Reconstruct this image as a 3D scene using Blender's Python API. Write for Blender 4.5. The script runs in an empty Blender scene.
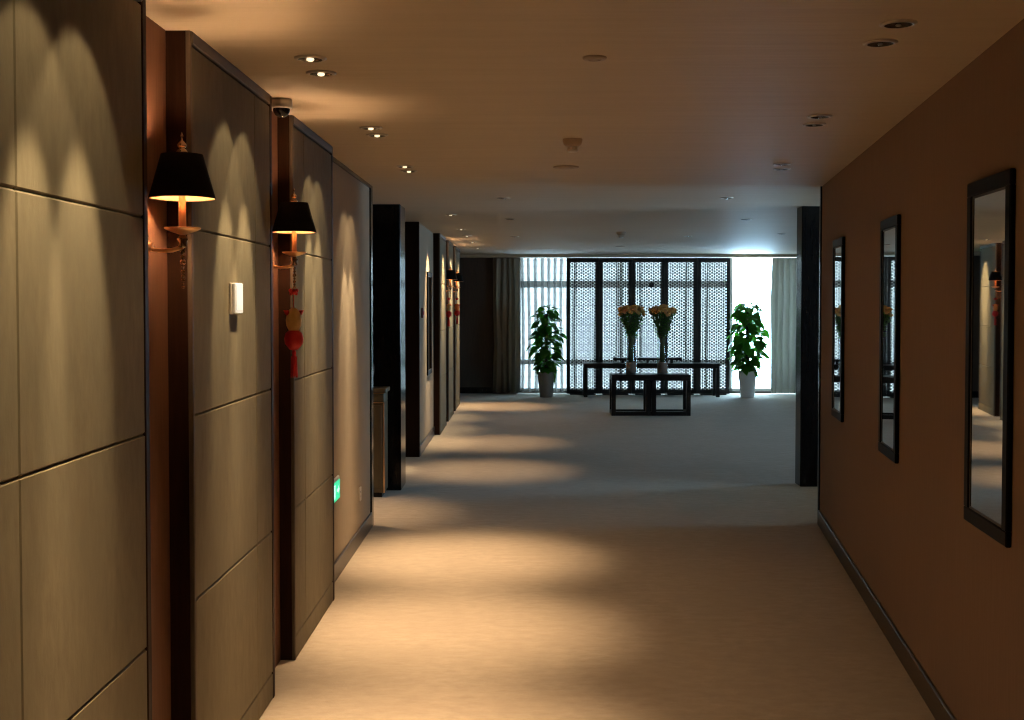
import bpy, math, random
from mathutils import Vector, Matrix, Euler
random.seed(7)
PI = math.pi
scene = bpy.context.scene
COL = scene.collection

# ------------------------------------------------------------------ materials
def new_mat(name, color, rough=0.6, metal=0.0, spec=0.5, emit=None, estr=0.0):
    m = bpy.data.materials.new(name); m.use_nodes = True
    b = m.node_tree.nodes['Principled BSDF']
    b.inputs['Base Color'].default_value = (*color, 1)
    b.inputs['Roughness'].default_value = rough
    b.inputs['Metallic'].default_value = metal
    b.inputs['Specular IOR Level'].default_value = spec
    if name == 'carpet': b.inputs['Sheen Weight'].default_value = .22; b.inputs['Sheen Roughness'].default_value = .45
    if emit:
        b.inputs['Emission Color'].default_value = (*emit, 1)
        b.inputs['Emission Strength'].default_value = estr
    return m

def noisy(name, c1, c2, scale=(1, 1, 1), nscale=20, rough=0.7, bump=0.0, detail=6, spec=0.5, metal=0.0, c3=None, big=1.5, bdist=0.01):
    """procedural two-tone noise material in object coordinates"""
    m = new_mat(name, c1, rough, metal, spec)
    nt = m.node_tree; N = nt.nodes; L = nt.links; b = N['Principled BSDF']
    tc = N.new('ShaderNodeTexCoord'); mp = N.new('ShaderNodeMapping'); mp.inputs['Scale'].default_value = scale
    L.new(tc.outputs['Object'], mp.inputs['Vector'])
    n = N.new('ShaderNodeTexNoise'); n.inputs['Scale'].default_value = nscale; n.inputs['Detail'].default_value = detail
    n.inputs['Roughness'].default_value = 0.65
    L.new(mp.outputs['Vector'], n.inputs['Vector'])
    r = N.new('ShaderNodeValToRGB'); r.color_ramp.elements[0].position = 0.32; r.color_ramp.elements[1].position = 0.68
    r.color_ramp.elements[0].color = (*c1, 1); r.color_ramp.elements[1].color = (*c2, 1)
    L.new(n.outputs['Fac'], r.inputs['Fac'])
    src = r.outputs['Color']
    if c3:
        n2 = N.new('ShaderNodeTexNoise'); n2.inputs['Scale'].default_value = big; n2.inputs['Detail'].default_value = 4
        L.new(tc.outputs['Object'], n2.inputs['Vector'])
        mr = N.new('ShaderNodeMapRange'); mr.inputs[1].default_value = 0.4; mr.inputs[2].default_value = 0.65
        mr.inputs[3].default_value = 0.0; mr.inputs[4].default_value = 0.6
        L.new(n2.outputs['Fac'], mr.inputs[0])
        mx = N.new('ShaderNodeMixRGB'); mx.inputs['Color2'].default_value = (*c3, 1)
        L.new(mr.outputs[0], mx.inputs['Fac']); L.new(src, mx.inputs['Color1']); src = mx.outputs['Color']
    L.new(src, b.inputs['Base Color'])
    if bump:
        bp = N.new('ShaderNodeBump'); bp.inputs['Strength'].default_value = bump; bp.inputs['Distance'].default_value = bdist
        L.new(n.outputs['Fac'], bp.inputs['Height']); L.new(bp.outputs['Normal'], b.inputs['Normal'])
    return m

M = {}
M['carpet'] = noisy('carpet', (.355, .297, .224), (.455, .388, .302), scale=(.75, 1.3, 1), nscale=13, rough=.95, bump=.6, detail=12, spec=.1, c3=(.37, .31, .235), big=2.2, bdist=.012)
M['ceiling'] = noisy('ceiling_foil', (.54, .44, .325), (.58, .48, .36), scale=(.35, 5, 1), nscale=3.0, rough=.58, bump=.2, detail=3, spec=.35, bdist=.02)
M['wallpaper_r'] = noisy('wallpaper_brown', (.235, .158, .115), (.27, .182, .133), scale=(14, 14, .6), nscale=6, rough=.8, bump=.08, spec=.1, c3=(.235, .16, .12), big=1.0)
M['wallpaper_l'] = noisy('wallpaper_pale', (.37, .30, .22), (.42, .345, .255), scale=(12, 12, .8), nscale=7, rough=.8, bump=.08, spec=.1)
M['panel'] = noisy('panel_leather', (.155, .130, .082), (.20, .168, .106), scale=(1, 1, .35), nscale=26, rough=.7, bump=.18, spec=.08, c3=(.165, .142, .092), big=3)
M['base_dark'] = noisy('baseboard_wood', (.035, .026, .021), (.05, .037, .03), scale=(2, 1, 14), nscale=9, rough=.35)
M['dark_wood'] = noisy('dark_wood', (.018, .0075, .0045), (.028, .012, .007), scale=(18, 18, 1), nscale=5, rough=.5, spec=.08)
M['black_lacquer'] = noisy('black_lacquer', (.005, .0045, .0045), (.008, .007, .0065), scale=(12, 12, 1), nscale=5, rough=.14, spec=.2)
M['niche'] = noisy('niche_copper_tint', (.15, .070, .042), (.19, .092, .056), scale=(12, 12, .6), nscale=6, rough=.6, spec=.2)  # gap-board brown with the sconces' copper glow put into the colour
M['trim_metal'] = new_mat('bronze_trim', (.12, .095, .07), .5, .5)
M['lobby_wall'] = noisy('lobby_wall_dark', (.055, .040, .032), (.075, .055, .042), scale=(10, 10, 1), nscale=5, rough=.7)
M['white_metal'] = new_mat('white_paint_metal', (.75, .72, .68), .4)
M['grey_ring'] = new_mat('ring_metal', (.55, .48, .40), .3, .8)
M['reflector'] = new_mat('reflector_dark', (.10, .08, .06), .25, .7)
M['bulb_on'] = new_mat('bulb_glow', (.9, .9, .8), .3, emit=(1, .78, .5), estr=1.6)
M['sconce_bulb'] = new_mat('sconce_bulb', (.9, .8, .6), .4, emit=(1, .62, .32), estr=760)
M['bulb_off'] = new_mat('bulb_glass', (.8, .78, .72), .08, .7)
M['black_shade'] = noisy('shade_black', (.006, .005, .004), (.010, .009, .007), nscale=60, rough=.85, spec=.1)
M['copper'] = new_mat('shade_lining_copper', (.85, .45, .22), .35, .7)
M['gold'] = new_mat('gold_brass', (.95, .58, .30), .3, 1.0)
M['finial'] = new_mat('finial_gold', (1.0, .78, .50), .18, 1.0)
M['crystal'] = new_mat('bronze_bead', (.30, .20, .11), .12, .9)
M['candle'] = new_mat('candle_sleeve', (.42, .18, .075), .35, .6)
M['red'] = noisy('red_silk', (.52, .006, .008), (.62, .014, .014), nscale=60, rough=.6)
M['gold_silk'] = noisy('gold_silk', (.62, .38, .12), (.72, .48, .18), nscale=40, rough=.45)
M['orange_silk'] = noisy('orange_silk', (.85, .22, .05), (.9, .35, .08), nscale=40, rough=.5)
M['white_plastic'] = new_mat('white_plastic', (.88, .90, .92), .35)
M['plate'] = new_mat('socket_plastic', (.62, .55, .46), .4)
M['frame_black'] = noisy('frame_black_wood', (.004, .0035, .0035), (.007, .006, .0055), scale=(10, 10, 2), nscale=8, rough=.45, spec=.06)
M['mirror'] = new_mat('mirror_silver', (.80, .80, .76), .015, 1.0)
M['table_black'] = noisy('table_black_wood', (.010, .007, .007), (.018, .012, .011), scale=(1, 12, 12), nscale=6, rough=.4, spec=.2)
M['screen_black'] = new_mat('screen_black', (.010, .009, .010), .5)
M['alu'] = new_mat('window_frame_metal', (.70, .67, .62), .5, .2)
M['drape'] = noisy('drape_beige', (.34, .31, .26), (.42, .38, .32), scale=(40, 40, 2), nscale=6, rough=.9, spec=.1)
M['drape_green'] = noisy('drape_grey', (.36, .34, .30), (.43, .41, .36), scale=(40, 40, 2), nscale=6, rough=.9, spec=.1)
M['pot_grey'] = noisy('pot_grey', (.20, .185, .165), (.25, .23, .205), nscale=12, rough=.45)
M['pot_white'] = new_mat('pot_white', (.72, .74, .76), .3)
M['soil'] = noisy('soil', (.03, .02, .012), (.06, .04, .025), nscale=60, rough=.95, bump=.5)
M['moss'] = noisy('moss_pole', (.035, .028, .015), (.07, .055, .03), nscale=50, rough=.95, bump=.5)
M['stem'] = new_mat('flower_stem', (.06, .11, .03), .6)
M['petal'] = noisy('rose_orange', (.74, .40, .10), (.80, .50, .16), nscale=25, rough=.6)
M['petal2'] = noisy('rose_amber', (.74, .34, .12), (.80, .44, .16), nscale=25, rough=.6)
M['sand'] = noisy('vase_sand', (.42, .25, .20), (.52, .33, .27), nscale=80, rough=.9)
M['cabinet'] = noisy('cabinet_bronze_wood', (.085, .066, .038), (.115, .09, .052), scale=(10, 10, 1), nscale=6, rough=.4)
M['vase_dark'] = new_mat('dark_ceramic', (.05, .035, .03), .25)
M['red_box'] = new_mat('red_plastic', (.16, .012, .010), .4)
M['exit_green'] = new_mat('exit_green', (.02, .5, .25), .4, emit=(.03, .9, .42), estr=.9)
M['exit_white'] = new_mat('exit_white', (.8, .9, .85), .4, emit=(.6, 1, .8), estr=1.2)
M['dome_glass'] = new_mat('dome_glass', (.01, .01, .01), .05)
M['detector'] = new_mat('detector_beige', (.42, .33, .25), .5)
M['facade'] = None

def leaf_mat():
    m = bpy.data.materials.new('pothos_leaf'); m.use_nodes = True
    nt = m.node_tree; N = nt.nodes; L = nt.links; b = N['Principled BSDF']; out = N['Material Output']
    b.inputs['Base Color'].default_value = (.05, .15, .028, 1); b.inputs['Roughness'].default_value = .35
    tc = N.new('ShaderNodeTexCoord'); n = N.new('ShaderNodeTexNoise'); n.inputs['Scale'].default_value = 6
    L.new(tc.outputs['Object'], n.inputs['Vector'])
    r = N.new('ShaderNodeValToRGB'); r.color_ramp.elements[0].color = (.03, .10, .02, 1); r.color_ramp.elements[1].color = (.09, .22, .035, 1)
    L.new(n.outputs['Fac'], r.inputs['Fac']); L.new(r.outputs['Color'], b.inputs['Base Color'])
    t = N.new('ShaderNodeBsdfTranslucent'); t.inputs['Color'].default_value = (.22, .60, .08, 1)
    mx = N.new('ShaderNodeMixShader'); mx.inputs['Fac'].default_value = .6
    L.new(b.outputs[0], mx.inputs[1]); L.new(t.outputs[0], mx.inputs[2]); L.new(mx.outputs[0], out.inputs['Surface'])
    return m
M['leaf'] = leaf_mat()
for k_ in ('drape', 'drape_green'):
    nt_ = M[k_].node_tree; o_ = nt_.nodes['Material Output']; b_ = nt_.nodes['Principled BSDF']
    t_ = nt_.nodes.new('ShaderNodeBsdfTranslucent'); t_.inputs['Color'].default_value = (.45, .43, .38, 1)
    x_ = nt_.nodes.new('ShaderNodeMixShader'); x_.inputs[0].default_value = .18 if k_ == 'drape' else .35
    nt_.links.new(b_.outputs[0], x_.inputs[1]); nt_.links.new(t_.outputs[0], x_.inputs[2]); nt_.links.new(x_.outputs[0], o_.inputs['Surface'])

def glass_mat(name, tint=(1, 1, 1), rough=.0, fac=.5, ior=1.45):
    """thin clear glass: transparent with a fresnel reflection"""
    m = bpy.data.materials.new(name); m.use_nodes = True
    nt = m.node_tree; N = nt.nodes; L = nt.links; N.remove(N['Principled BSDF']); out = N['Material Output']
    t = N.new('ShaderNodeBsdfTransparent'); t.inputs['Color'].default_value = (*tint, 1)
    g = N.new('ShaderNodeBsdfGlossy'); g.inputs['Roughness'].default_value = .02
    lw = N.new('ShaderNodeLayerWeight'); lw.inputs['Blend'].default_value = .5
    pw_ = N.new('ShaderNodeMath'); pw_.operation = 'POWER'; pw_.inputs[1].default_value = 4.0; L.new(lw.outputs['Facing'], pw_.inputs[0])
    f = N.new('ShaderNodeMath'); f.operation = 'MULTIPLY_ADD'; f.inputs[1].default_value = .7; f.inputs[2].default_value = .04; L.new(pw_.outputs[0], f.inputs[0])
    mx = N.new('ShaderNodeMixShader'); L.new(f.outputs[0], mx.inputs[0]); L.new(t.outputs[0], mx.inputs[1]); L.new(g.outputs[0], mx.inputs[2])
    L.new(mx.outputs[0], out.inputs['Surface'])
    return m
M['glass'] = glass_mat('window_glass', (.95, .97, .97))
M['vase_glass'] = glass_mat('vase_glass', (.92, .96, .97), ior=1.6)

def sheer_mat():
    m = bpy.data.materials.new('sheer_voile'); m.use_nodes = True
    nt = m.node_tree; N = nt.nodes; L = nt.links; b = N['Principled BSDF']; out = N['Material Output']
    b.inputs['Base Color'].default_value = (.30, .27, .24, 1); b.inputs['Roughness'].default_value = .9
    tl = N.new('ShaderNodeBsdfTranslucent'); tl.inputs['Color'].default_value = (.05, .044, .038, 1)
    tr = N.new('ShaderNodeBsdfTransparent')
    a = N.new('ShaderNodeMixShader'); a.inputs[0].default_value = .5
    L.new(b.outputs[0], a.inputs[1]); L.new(tl.outputs[0], a.inputs[2])
    mx = N.new('ShaderNodeMixShader')
    # a voile seen edge-on covers more: opacity from the facing angle of the cloth
    lw = N.new('ShaderNodeLayerWeight'); lw.inputs['Blend'].default_value = .45
    mr = N.new('ShaderNodeMapRange'); mr.inputs[3].default_value = .30; mr.inputs[4].default_value = 1.0
    L.new(lw.outputs['Facing'], mr.inputs[0]); L.new(mr.outputs[0], mx.inputs[0])
    L.new(tr.outputs[0], mx.inputs[1]); L.new(a.outputs[0], mx.inputs[2]); L.new(mx.outputs[0], out.inputs['Surface'])
    return m
M['sheer'] = sheer_mat()

def facade_mat():
    m = bpy.data.materials.new('facade_pale_brick'); m.use_nodes = True
    nt = m.node_tree; N = nt.nodes; L = nt.links; b = N['Principled BSDF']
    tc = N.new('ShaderNodeTexCoord'); mp = N.new('ShaderNodeMapping'); mp.inputs['Rotation'].default_value = (PI/2, 0, 0)
    br = N.new('ShaderNodeTexBrick'); br.inputs['Color1'].default_value = (.185, .160, .132, 1); br.inputs['Color2'].default_value = (.16, .138, .115, 1)
    br.inputs['Mortar'].default_value = (.09, .076, .064, 1); br.inputs['Scale'].default_value = 1.6; br.inputs['Mortar Size'].default_value = .02
    L.new(tc.outputs['Object'], mp.inputs[0]); L.new(mp.outputs[0], br.inputs['Vector']); L.new(br.outputs['Color'], b.inputs['Base Color'])
    b.inputs['Roughness'].default_value = .9
    return m
M['facade'] = facade_mat()

# ------------------------------------------------------------------ mesh builder
class MB:
    def __init__(s): s.v = []; s.f = []; s.sm = []
    def add(s, vs, fs, smooth=False, mat=None):
        o = len(s.v)
        for p in vs:
            p = Vector(p)
            s.v.append(mat @ p if mat else p)
        for f in fs: s.f.append([i + o for i in f]); s.sm.append(smooth)
        return s
    def box(s, x0, x1, y0, y1, z0, z1, mat=None):
        vs = [(x, y, z) for z in (z0, z1) for y in (y0, y1) for x in (x0, x1)]
        return s.add(vs, [(0, 2, 3, 1), (4, 5, 7, 6), (0, 1, 5, 4), (2, 6, 7, 3), (0, 4, 6, 2), (1, 3, 7, 5)], mat=mat)
    def bevbox(s, x0, x1, y0, y1, z0, z1, b=.004, mat=None):
        """box whose twelve edges are chamfered"""
        xs, ys, zs = (x0, x1), (y0, y1), (z0, z1)
        vs = []; idx = {}
        for i in (0, 1):
            for j in (0, 1):
                for k in (0, 1):
                    sx, sy, sz = (b if i == 0 else -b), (b if j == 0 else -b), (b if k == 0 else -b)
                    idx[i, j, k, 0] = len(vs); vs.append((xs[i], ys[j] + sy, zs[k] + sz))
                    idx[i, j, k, 1] = len(vs); vs.append((xs[i] + sx, ys[j], zs[k] + sz))
                    idx[i, j, k, 2] = len(vs); vs.append((xs[i] + sx, ys[j] + sy, zs[k]))
        fs = []
        g = lambda i, j, k, a: idx[i, j, k, a]
        for i in (0, 1):
            q = [g(i, 0, 0, 0), g(i, 1, 0, 0), g(i, 1, 1, 0), g(i, 0, 1, 0)]; fs.append(q if i else q[::-1])
        for j in (0, 1):
            q = [g(0, j, 0, 1), g(1, j, 0, 1), g(1, j, 1, 1), g(0, j, 1, 1)]; fs.append(q[::-1] if j else q)
        for k in (0, 1):
            q = [g(0, 0, k, 2), g(1, 0, k, 2), g(1, 1, k, 2), g(0, 1, k, 2)]; fs.append(q if k else q[::-1])
        for i in (0, 1):
            for j in (0, 1):
                q = [g(i, j, 0, 0), g(i, j, 0, 1), g(i, j, 1, 1), g(i, j, 1, 0)]; fs.append(q if i == j else q[::-1])
            for k in (0, 1):
                q = [g(i, 0, k, 0), g(i, 1, k, 0), g(i, 1, k, 2), g(i, 0, k, 2)]; fs.append(q if i == k else q[::-1])
        for j in (0, 1):
            for k in (0, 1):
                q = [g(0, j, k, 1), g(1, j, k, 1), g(1, j, k, 2), g(0, j, k, 2)]; fs.append(q if j != k else q[::-1])
        for i in (0, 1):
            for j in (0, 1):
                for k in (0, 1):
                    q = [g(i, j, k, 0), g(i, j, k, 1), g(i, j, k, 2)]; fs.append(q)
        return s.add(vs, fs, mat=mat)
    def lathe(s, prof, n=24, mat=None, smooth=True, cap=True):
        vs = []; fs = []
        for r, z in prof:
            for k in range(n):
                a = 2 * PI * k / n; vs.append((r * math.cos(a), r * math.sin(a), z))
        for i in range(len(prof) - 1):
            for k in range(n):
                k2 = (k + 1) % n
                fs.append((i * n + k, i * n + k2, (i + 1) * n + k2, (i + 1) * n + k))
        if cap:
            if prof[0][0] > 1e-6: fs.append(tuple(range(n))[::-1])
            if prof[-1][0] > 1e-6: fs.append(tuple((len(prof) - 1) * n + k for k in range(n)))
        return s.add(vs, fs, smooth, mat)
    def tube(s, pts, r, n=8, smooth=True):
        pts = [Vector(p) for p in pts]; rs = r if isinstance(r, (list, tuple)) else [r] * len(pts)
        vs = []; fs = []
        for i, p in enumerate(pts):
            d = (pts[min(i + 1, len(pts) - 1)] - pts[max(i - 1, 0)]).normalized()
            up = Vector((0, 0, 1)) if abs(d.z) < .9 else Vector((1, 0, 0))
            a = d.cross(up).normalized(); b = d.cross(a)
            for k in range(n):
                t = 2 * PI * k / n; vs.append(p + (a * math.cos(t) + b * math.sin(t)) * rs[i])
        for i in range(len(pts) - 1):
            for k in range(n):
                k2 = (k + 1) % n; fs.append((i * n + k, i * n + k2, (i + 1) * n + k2, (i + 1) * n + k))
        fs.append(tuple(range(n))[::-1]); fs.append(tuple((len(pts) - 1) * n + k for k in range(n)))
        return s.add(vs, fs, smooth)
    def ball(s, c, r, n=14, m=8, sz=1.0):
        prof = [(max(r * math.sin(PI * i / m), 1e-4 if 0 < i < m else 0.0005), -r * sz * math.cos(PI * i / m)) for i in range(m + 1)]
        return s.lathe(prof, n, Matrix.Translation(Vector(c)), True, True)
    def mesh(s, name, mat):
        me = bpy.data.meshes.new(name); me.from_pydata([tuple(v) for v in s.v], [], s.f)
        me.validate(); 
        import bmesh
        bm = bmesh.new(); bm.from_mesh(me); bmesh.ops.recalc_face_normals(bm, faces=bm.faces); 
        bm.to_mesh(me); bm.free()
        if len(me.polygons) == len(s.sm):
            me.polygons.foreach_set('use_smooth', s.sm)
        me.materials.append(mat); me.update()
        return me
    def build(s, name, mat, parent=None):
        o = bpy.data.objects.new(name, s.mesh(name, mat)); COL.objects.link(o)
        if parent is not None: o.parent = parent
        return o

def tag(o, label, cat, group=None, kind=None):
    o['label'] = label; o['category'] = cat
    if group: o['group'] = group
    if kind: o['kind'] = kind
    return o
def thing(name, label, cat, loc=(0, 0, 0), rz=0, group=None):
    o = bpy.data.objects.new(name, None); COL.objects.link(o); o.empty_display_size = .1
    o.location = loc; o.rotation_euler = (0, 0, rz)
    return tag(o, label, cat, group)
def struct(o):
    o['kind'] = 'structure'; return o
def copy_tree(o, parent=None):
    c = o.copy(); COL.objects.link(c)
    if parent is not None: c.parent = parent
    for ch in list(o.children): copy_tree(ch, c)
    return c

# ------------------------------------------------------------------ plan (metres; +Y runs down the corridor, camera at the origin)
H = 2.50                      # ceiling
EYE = 1.65
XP, XB = -1.035, -1.13        # face of the raised leather panels / plane of the wall behind
YE = 21.75                    # end wall
RX0, RS = 1.016, 0.132        # right wall: x = RX0 + RS*y
RA = -math.atan(RS)
def rx(y): return RX0 + RS * y
LY0 = -3.2

def panel_hgt(): return H

# floor, ceiling
struct(MB().box(-6, 9, LY0 - .3, YE + .6, -.1, 0).build('floor', M['carpet']))
struct(MB().box(-6, 9, LY0 - .3, YE + .25, H, H + .12).build('ceiling', M['ceiling']))

# left wall
def wall_seg(name, boxes, mat):
    b = MB()
    for q in boxes: b.box(*q)
    return struct(b.build(name, mat))
wall_seg('wall_left', [(XB - .2, XB, LY0, 8.80, 0, H)], M['wallpaper_l'])
wall_seg('wall_left_far', [(XB - .2, XB, 12.78, 19.34, 0, H)], M['wallpaper_l'])
# dark timber linings that finish the wall ends
wall_seg('trim_1', [(XB - .21, XB + .012, 8.80, 8.84, 0, H), (XB, XB + .012, 8.74, 8.80, 0, H)], M['black_lacquer'])
wall_seg('trim_2', [(XB - .21, XB + .012, 12.72, 12.78, 0, H)], M['dark_wood'])
wall_seg('trim_3', [(XB - .21, XB + .012, 19.34, 19.38, 0, H)], M['dark_wood'])
wall_seg('trim_5', [(XB, XB + .012, 6.66, 8.74, H - .025, H)], M['black_lacquer'])
# thin boards added in the sconce gaps, copper lamplight mixed into their brown
for k_, (a_, b2_) in enumerate(((3.29, 3.77), (4.97, 5.47), (16.0, 16.5), (17.62, 18.1))):
    wall_seg('trim_%d' % (7 + k_), [(XB, XB + .006, a_ + .001, b2_ - .001, 0, H)], M['niche'])
# side lobby on the left (dark)
wall_seg('wall_side_lobby', [(-5.2, -5.1, 8.6, 12.8, 0, H), (-5.1, XB - .2, 8.6, 8.8, 0, H), (-5.1, XB - .2, 12.78, 12.95, 0, H)], M['lobby_wall'])
# lining column
struct(MB().bevbox(-1.72, -1.08, 10.45, 10.85, 0, H, .006).build('wall_column_left', M['black_lacquer']))
struct(MB().box(-5.1, -1.72, 10.6, 10.75, 0, H).build('wall_lobby_divider', M['lobby_wall']))
# back of corridor
wall_seg('wall_back', [(XB - .2, 1.2, LY0 - .15, LY0, 0, H)], M['wallpaper_r'])
# right wall, turned a few degrees
cr = MB(); Lr = (8.87 - LY0) / math.cos(RA)
cr.box(0, .2, 0, Lr, 0, H)
w = struct(cr.build('wall_right', M['wallpaper_r'])); w.location = (rx(LY0), LY0, 0); w.rotation_euler = (0, 0, RA)
t = struct(MB().box(-.012, .21, Lr, Lr + .05, 0, H).build('trim_4', M['black_lacquer'])); t.location = w.location; t.rotation_euler = w.rotation_euler
bb = MB().bevbox(-.016, 0, 0, Lr, 0, .11, .004)
b = struct(bb.build('baseboard_right', M['base_dark'])); b.location = w.location; b.rotation_euler = w.rotation_euler
struct(MB().bevbox(XB, XB + .016, 6.66, 8.74, 0, .11, .004).build('baseboard_left', M['base_dark']))
struct(MB().bevbox(XB, XB + .016, 12.78, 14.8, 0, .11, .004).build('baseboard_left_far', M['base_dark']))
# right-hand passage with its window, right column, right lobby
struct(MB().bevbox(2.46, 3.05, 10.70, 10.90, 0, H, .006).build('wall_column_right', M['black_lacquer']))
wall_seg('wall_right_passage', [(2.45, 5.2, 8.67, 8.87, 0, H)], M['wallpaper_r'])
wall_seg('wall_right_divider', [(3.0, 8.6, 10.75, 10.95, 0, H)], M['wallpaper_r'])
wall_seg('wall_right_passage_end', [(5.2, 5.35, 8.67, 8.95, 0, H), (5.2, 5.35, 10.65, 10.75, 0, H), (5.2, 5.35, 8.95, 10.65, 0, 1.0)], M['wallpaper_r'])
wall_seg('wall_right_lobby', [(8.6, 8.75, 10.75, 12.4, 0, H), (8.6, 8.75, 13.5, YE + .2, 0, H), (8.6, 8.75, 12.4, 13.5, 0, .5)], M['wallpaper_r'])
# end wall (dark), left of the windows
WX0, WX1 = -.12, 5.30
wall_seg('wall_end', [(-5.2, WX0, YE - .12, YE + .2, 0, H)], M['lobby_wall'])
wall_seg('wall_left_lobby', [(-5.3, -5.2, 12.95, YE + .2, 0, H)], M['lobby_wall'])
wall_seg('wall_left_rooms', [(-5.2, XB - .2, 19.2, 19.34, 0, H)], M['lobby_wall'])
struct(MB().bevbox(-5.2, WX0 - .02, YE - .14, YE - .12, 0, .11, .004).build('baseboard_end', M['black_lacquer']))
struct(MB().box(-5.2, 8.6, 21.38, YE + .2, 2.445, H).build('trim_6', M['ceiling']))
wall_seg('wall_end_right', [(WX1, 8.75, YE - .12, YE + .2, 0, H)], M['wallpaper_r'])
wall_seg('wall_end_sill', [(WX0, WX1, YE, YE + .2, 0, .03), ], M['lobby_wall'])

def window(name, x0, x1, y, bars_v, bars_h, axis='x'):
    f = MB()
    def bx(a0, a1, z0, z1, d0=0, d1=.06):
        if axis == 'x': f.box(a0, a1, y + d0, y + d1, z0, z1)
        else: f.box(y + d0, y + d1, a0, a1, z0, z1)
    z0 = .03 if axis == 'x' else .5 if y > 6 else 1.0
    bx(x0, x0 + .05, z0, H); bx(x1 - .05, x1, z0, H); bx(x0, x1, z0, z0 + .05); bx(x0, x1, H - .03, H)
    for q in bars_v: bx(q - .03, q + .03, z0, H)
    for z, t in bars_h: bx(x0, x1, z - t / 2, z + t / 2, .002, .058)
    o = struct(f.build(name, M['alu']))
    g = MB()
    if axis == 'x': g.box(x0 + .02, x1 - .02, y + .026, y + .032, z0 + .02, H - .01)
    else: g.box(y + .026, y + .032, x0 + .02, x1 - .02, z0 + .02, H - .01)
    g.build('window_pane', M['glass'], o)
    return o
window('window_1', WX0, 3.72, YE + .06, [1.75], [(1.97, .12), (.56, .09)])
window('window_2', 3.72, WX1, YE + .06, [], [])
window('window_3', 8.95, 10.65, 5.24, [], [(1.97, .06)], axis='y')

window('fill_window', 12.4, 13.5, 8.64, [], [(1.97, .06)], axis='y')  # unseen window added to throw daylight across the lobby floor
# neighbouring house seen through the left window
fb = thing('facade_building', 'grey brick building seen through the sheer curtain behind the plants', 'building')
q = MB().box(-7, 4.85, 29.0, 34.0, -3, 8); q.build('brick_wall', M['facade'], fb)
q = MB().box(-7, 5.0, 28.8, 34.1, 8, 8.3); q.build('roof_edge', M['alu'], fb)
for k, xx in enumerate((-4.5, -1.5, 1.2)):
    q = MB().box(xx, xx + 1.1, 28.95, 29.0, 4.3, 5.8); wf = q.build('window', M['alu'], fb)
    q = MB().box(xx + .08, xx + 1.02, 28.94, 28.95, 4.38, 5.72); q.build('pane', M['vase_dark'], wf)

# ------------------------------------------------------------------ raised leather wall panels
JZ = [0.0, .11, .70, 1.29, 1.88, H - .045]
def wall_panel(y0, y1, vj, XP, label):
    t = thing('wall_panel', label, 'wall panel', (0, 0, 0), 0, 'raised panels along the left wall')
    carc = MB().box(XB, XP - .012, y0 + .004, y1 - .004, 0, H)
    carc.build('side_board', M['dark_wood'], t)
    c = MB(); ys = [y0 + .012, vj, y1 - .034]
    for a, b_ in zip(JZ[:-1], JZ[1:]):
        for c0, c1 in zip(ys[:-1], ys[1:]):
            c.bevbox(XP - .016, XP, c0 + .0003, c1 - .0003, a + .0004, b_ - .0004, .0055)
    c.build('cladding', M['panel'], t)
    MB().bevbox(XP - .016, XP + .002, y1 - .034, y1, 0, H, .003).build('edge_trim', M['dark_wood'], t)
    MB().bevbox(XP - .016, XP + .001, y0, y0 + .012, 0, H, .003).build('edge_trim', M['trim_metal'], t)
    MB().bevbox(XP - .016, XP + .004, y0 + .012, y1 - .034, H - .04, H, .003).build('top_trim', M['trim_metal'], t)
    return t
PANELS = [(2.02, 3.29, 2.44, -1.035, 'large grey-brown leather wall panel at the front, before the first sconce'),
          (3.77, 4.97, 4.66, -1.046, 'grey-brown leather wall panel bearing the small white switch box'),
          (5.47, 6.60, 5.74, -1.055, 'grey-brown leather wall panel behind the first red hanging ornament, ending at the pale wall'),
          (14.85, 16.0, 15.1, -1.045, 'narrow-looking leather wall panel past the red call box and framed mirror'),
          (16.5, 17.62, 16.8, -1.045, 'leather wall panel between the two farthest sconces'),
          (18.1, 19.34, 18.4, -1.045, 'last leather wall panel before the dark end lobby')]
for p in PANELS: wall_panel(*p)

# ------------------------------------------------------------------ downlights
WARM = (1.0, .67, .385)
WALLC = (1.0, .76, .46)
def spot(name, parent, loc, power, ang, blend, color=None, rot=(0, 0, 0), rad=.02):
    l = bpy.data.lights.new(name, 'SPOT'); l.energy = power; l.spot_size = math.radians(ang); l.spot_blend = blend
    l.color = color or (WARM if name == 'floor_beam' else WALLC); l.shadow_soft_size = rad
    o = bpy.data.objects.new(name, l); COL.objects.link(o); o.parent = parent; o.location = loc; o.rotation_euler = rot
    return o
def ring_bm(r0, r1, h):
    prof = [(r0, -.001), (r0, -h), (r1 - .006, -h), (r1, -h * .5), (r1, 0)]
    return MB().lathe(prof, 28, cap=False)
def make_downlight(on):
    t = thing('downlight', 'x', 'downlight')
    ring_bm(.042, .056, .007).build('trim_ring', M['grey_ring'], t)
    MB().lathe([(.042, -.006), (.030, -.002), (.0, -.0015)], 28, cap=False).build('reflector', M['reflector'], t)
    MB().ball((0, 0, -.006), .014 if on else .010, 12, 6, .5).build('bulb', M['bulb_on'] if on else M['bulb_off'], t)
    return t
proto_on = make_downlight(True); proto_off = make_downlight(False)
used = {True: False, False: False}
WIDE, CORE, FLOORP = 12, 100, 325
def downlight(x, y, on, label, group, scale=1.0, wide=None, core=None):
    pr = proto_on if on else proto_off
    if not used[on]: t = pr; used[on] = True
    else: t = copy_tree(pr)
    t.location = (x, y, H); t['label'] = label; t['group'] = group
    t.scale = (scale,) * 3
    return t
lit = []
GL, GR = 'lit downlights in pairs along the left wall', 'unlit downlights in pairs along the right wall'
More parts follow.
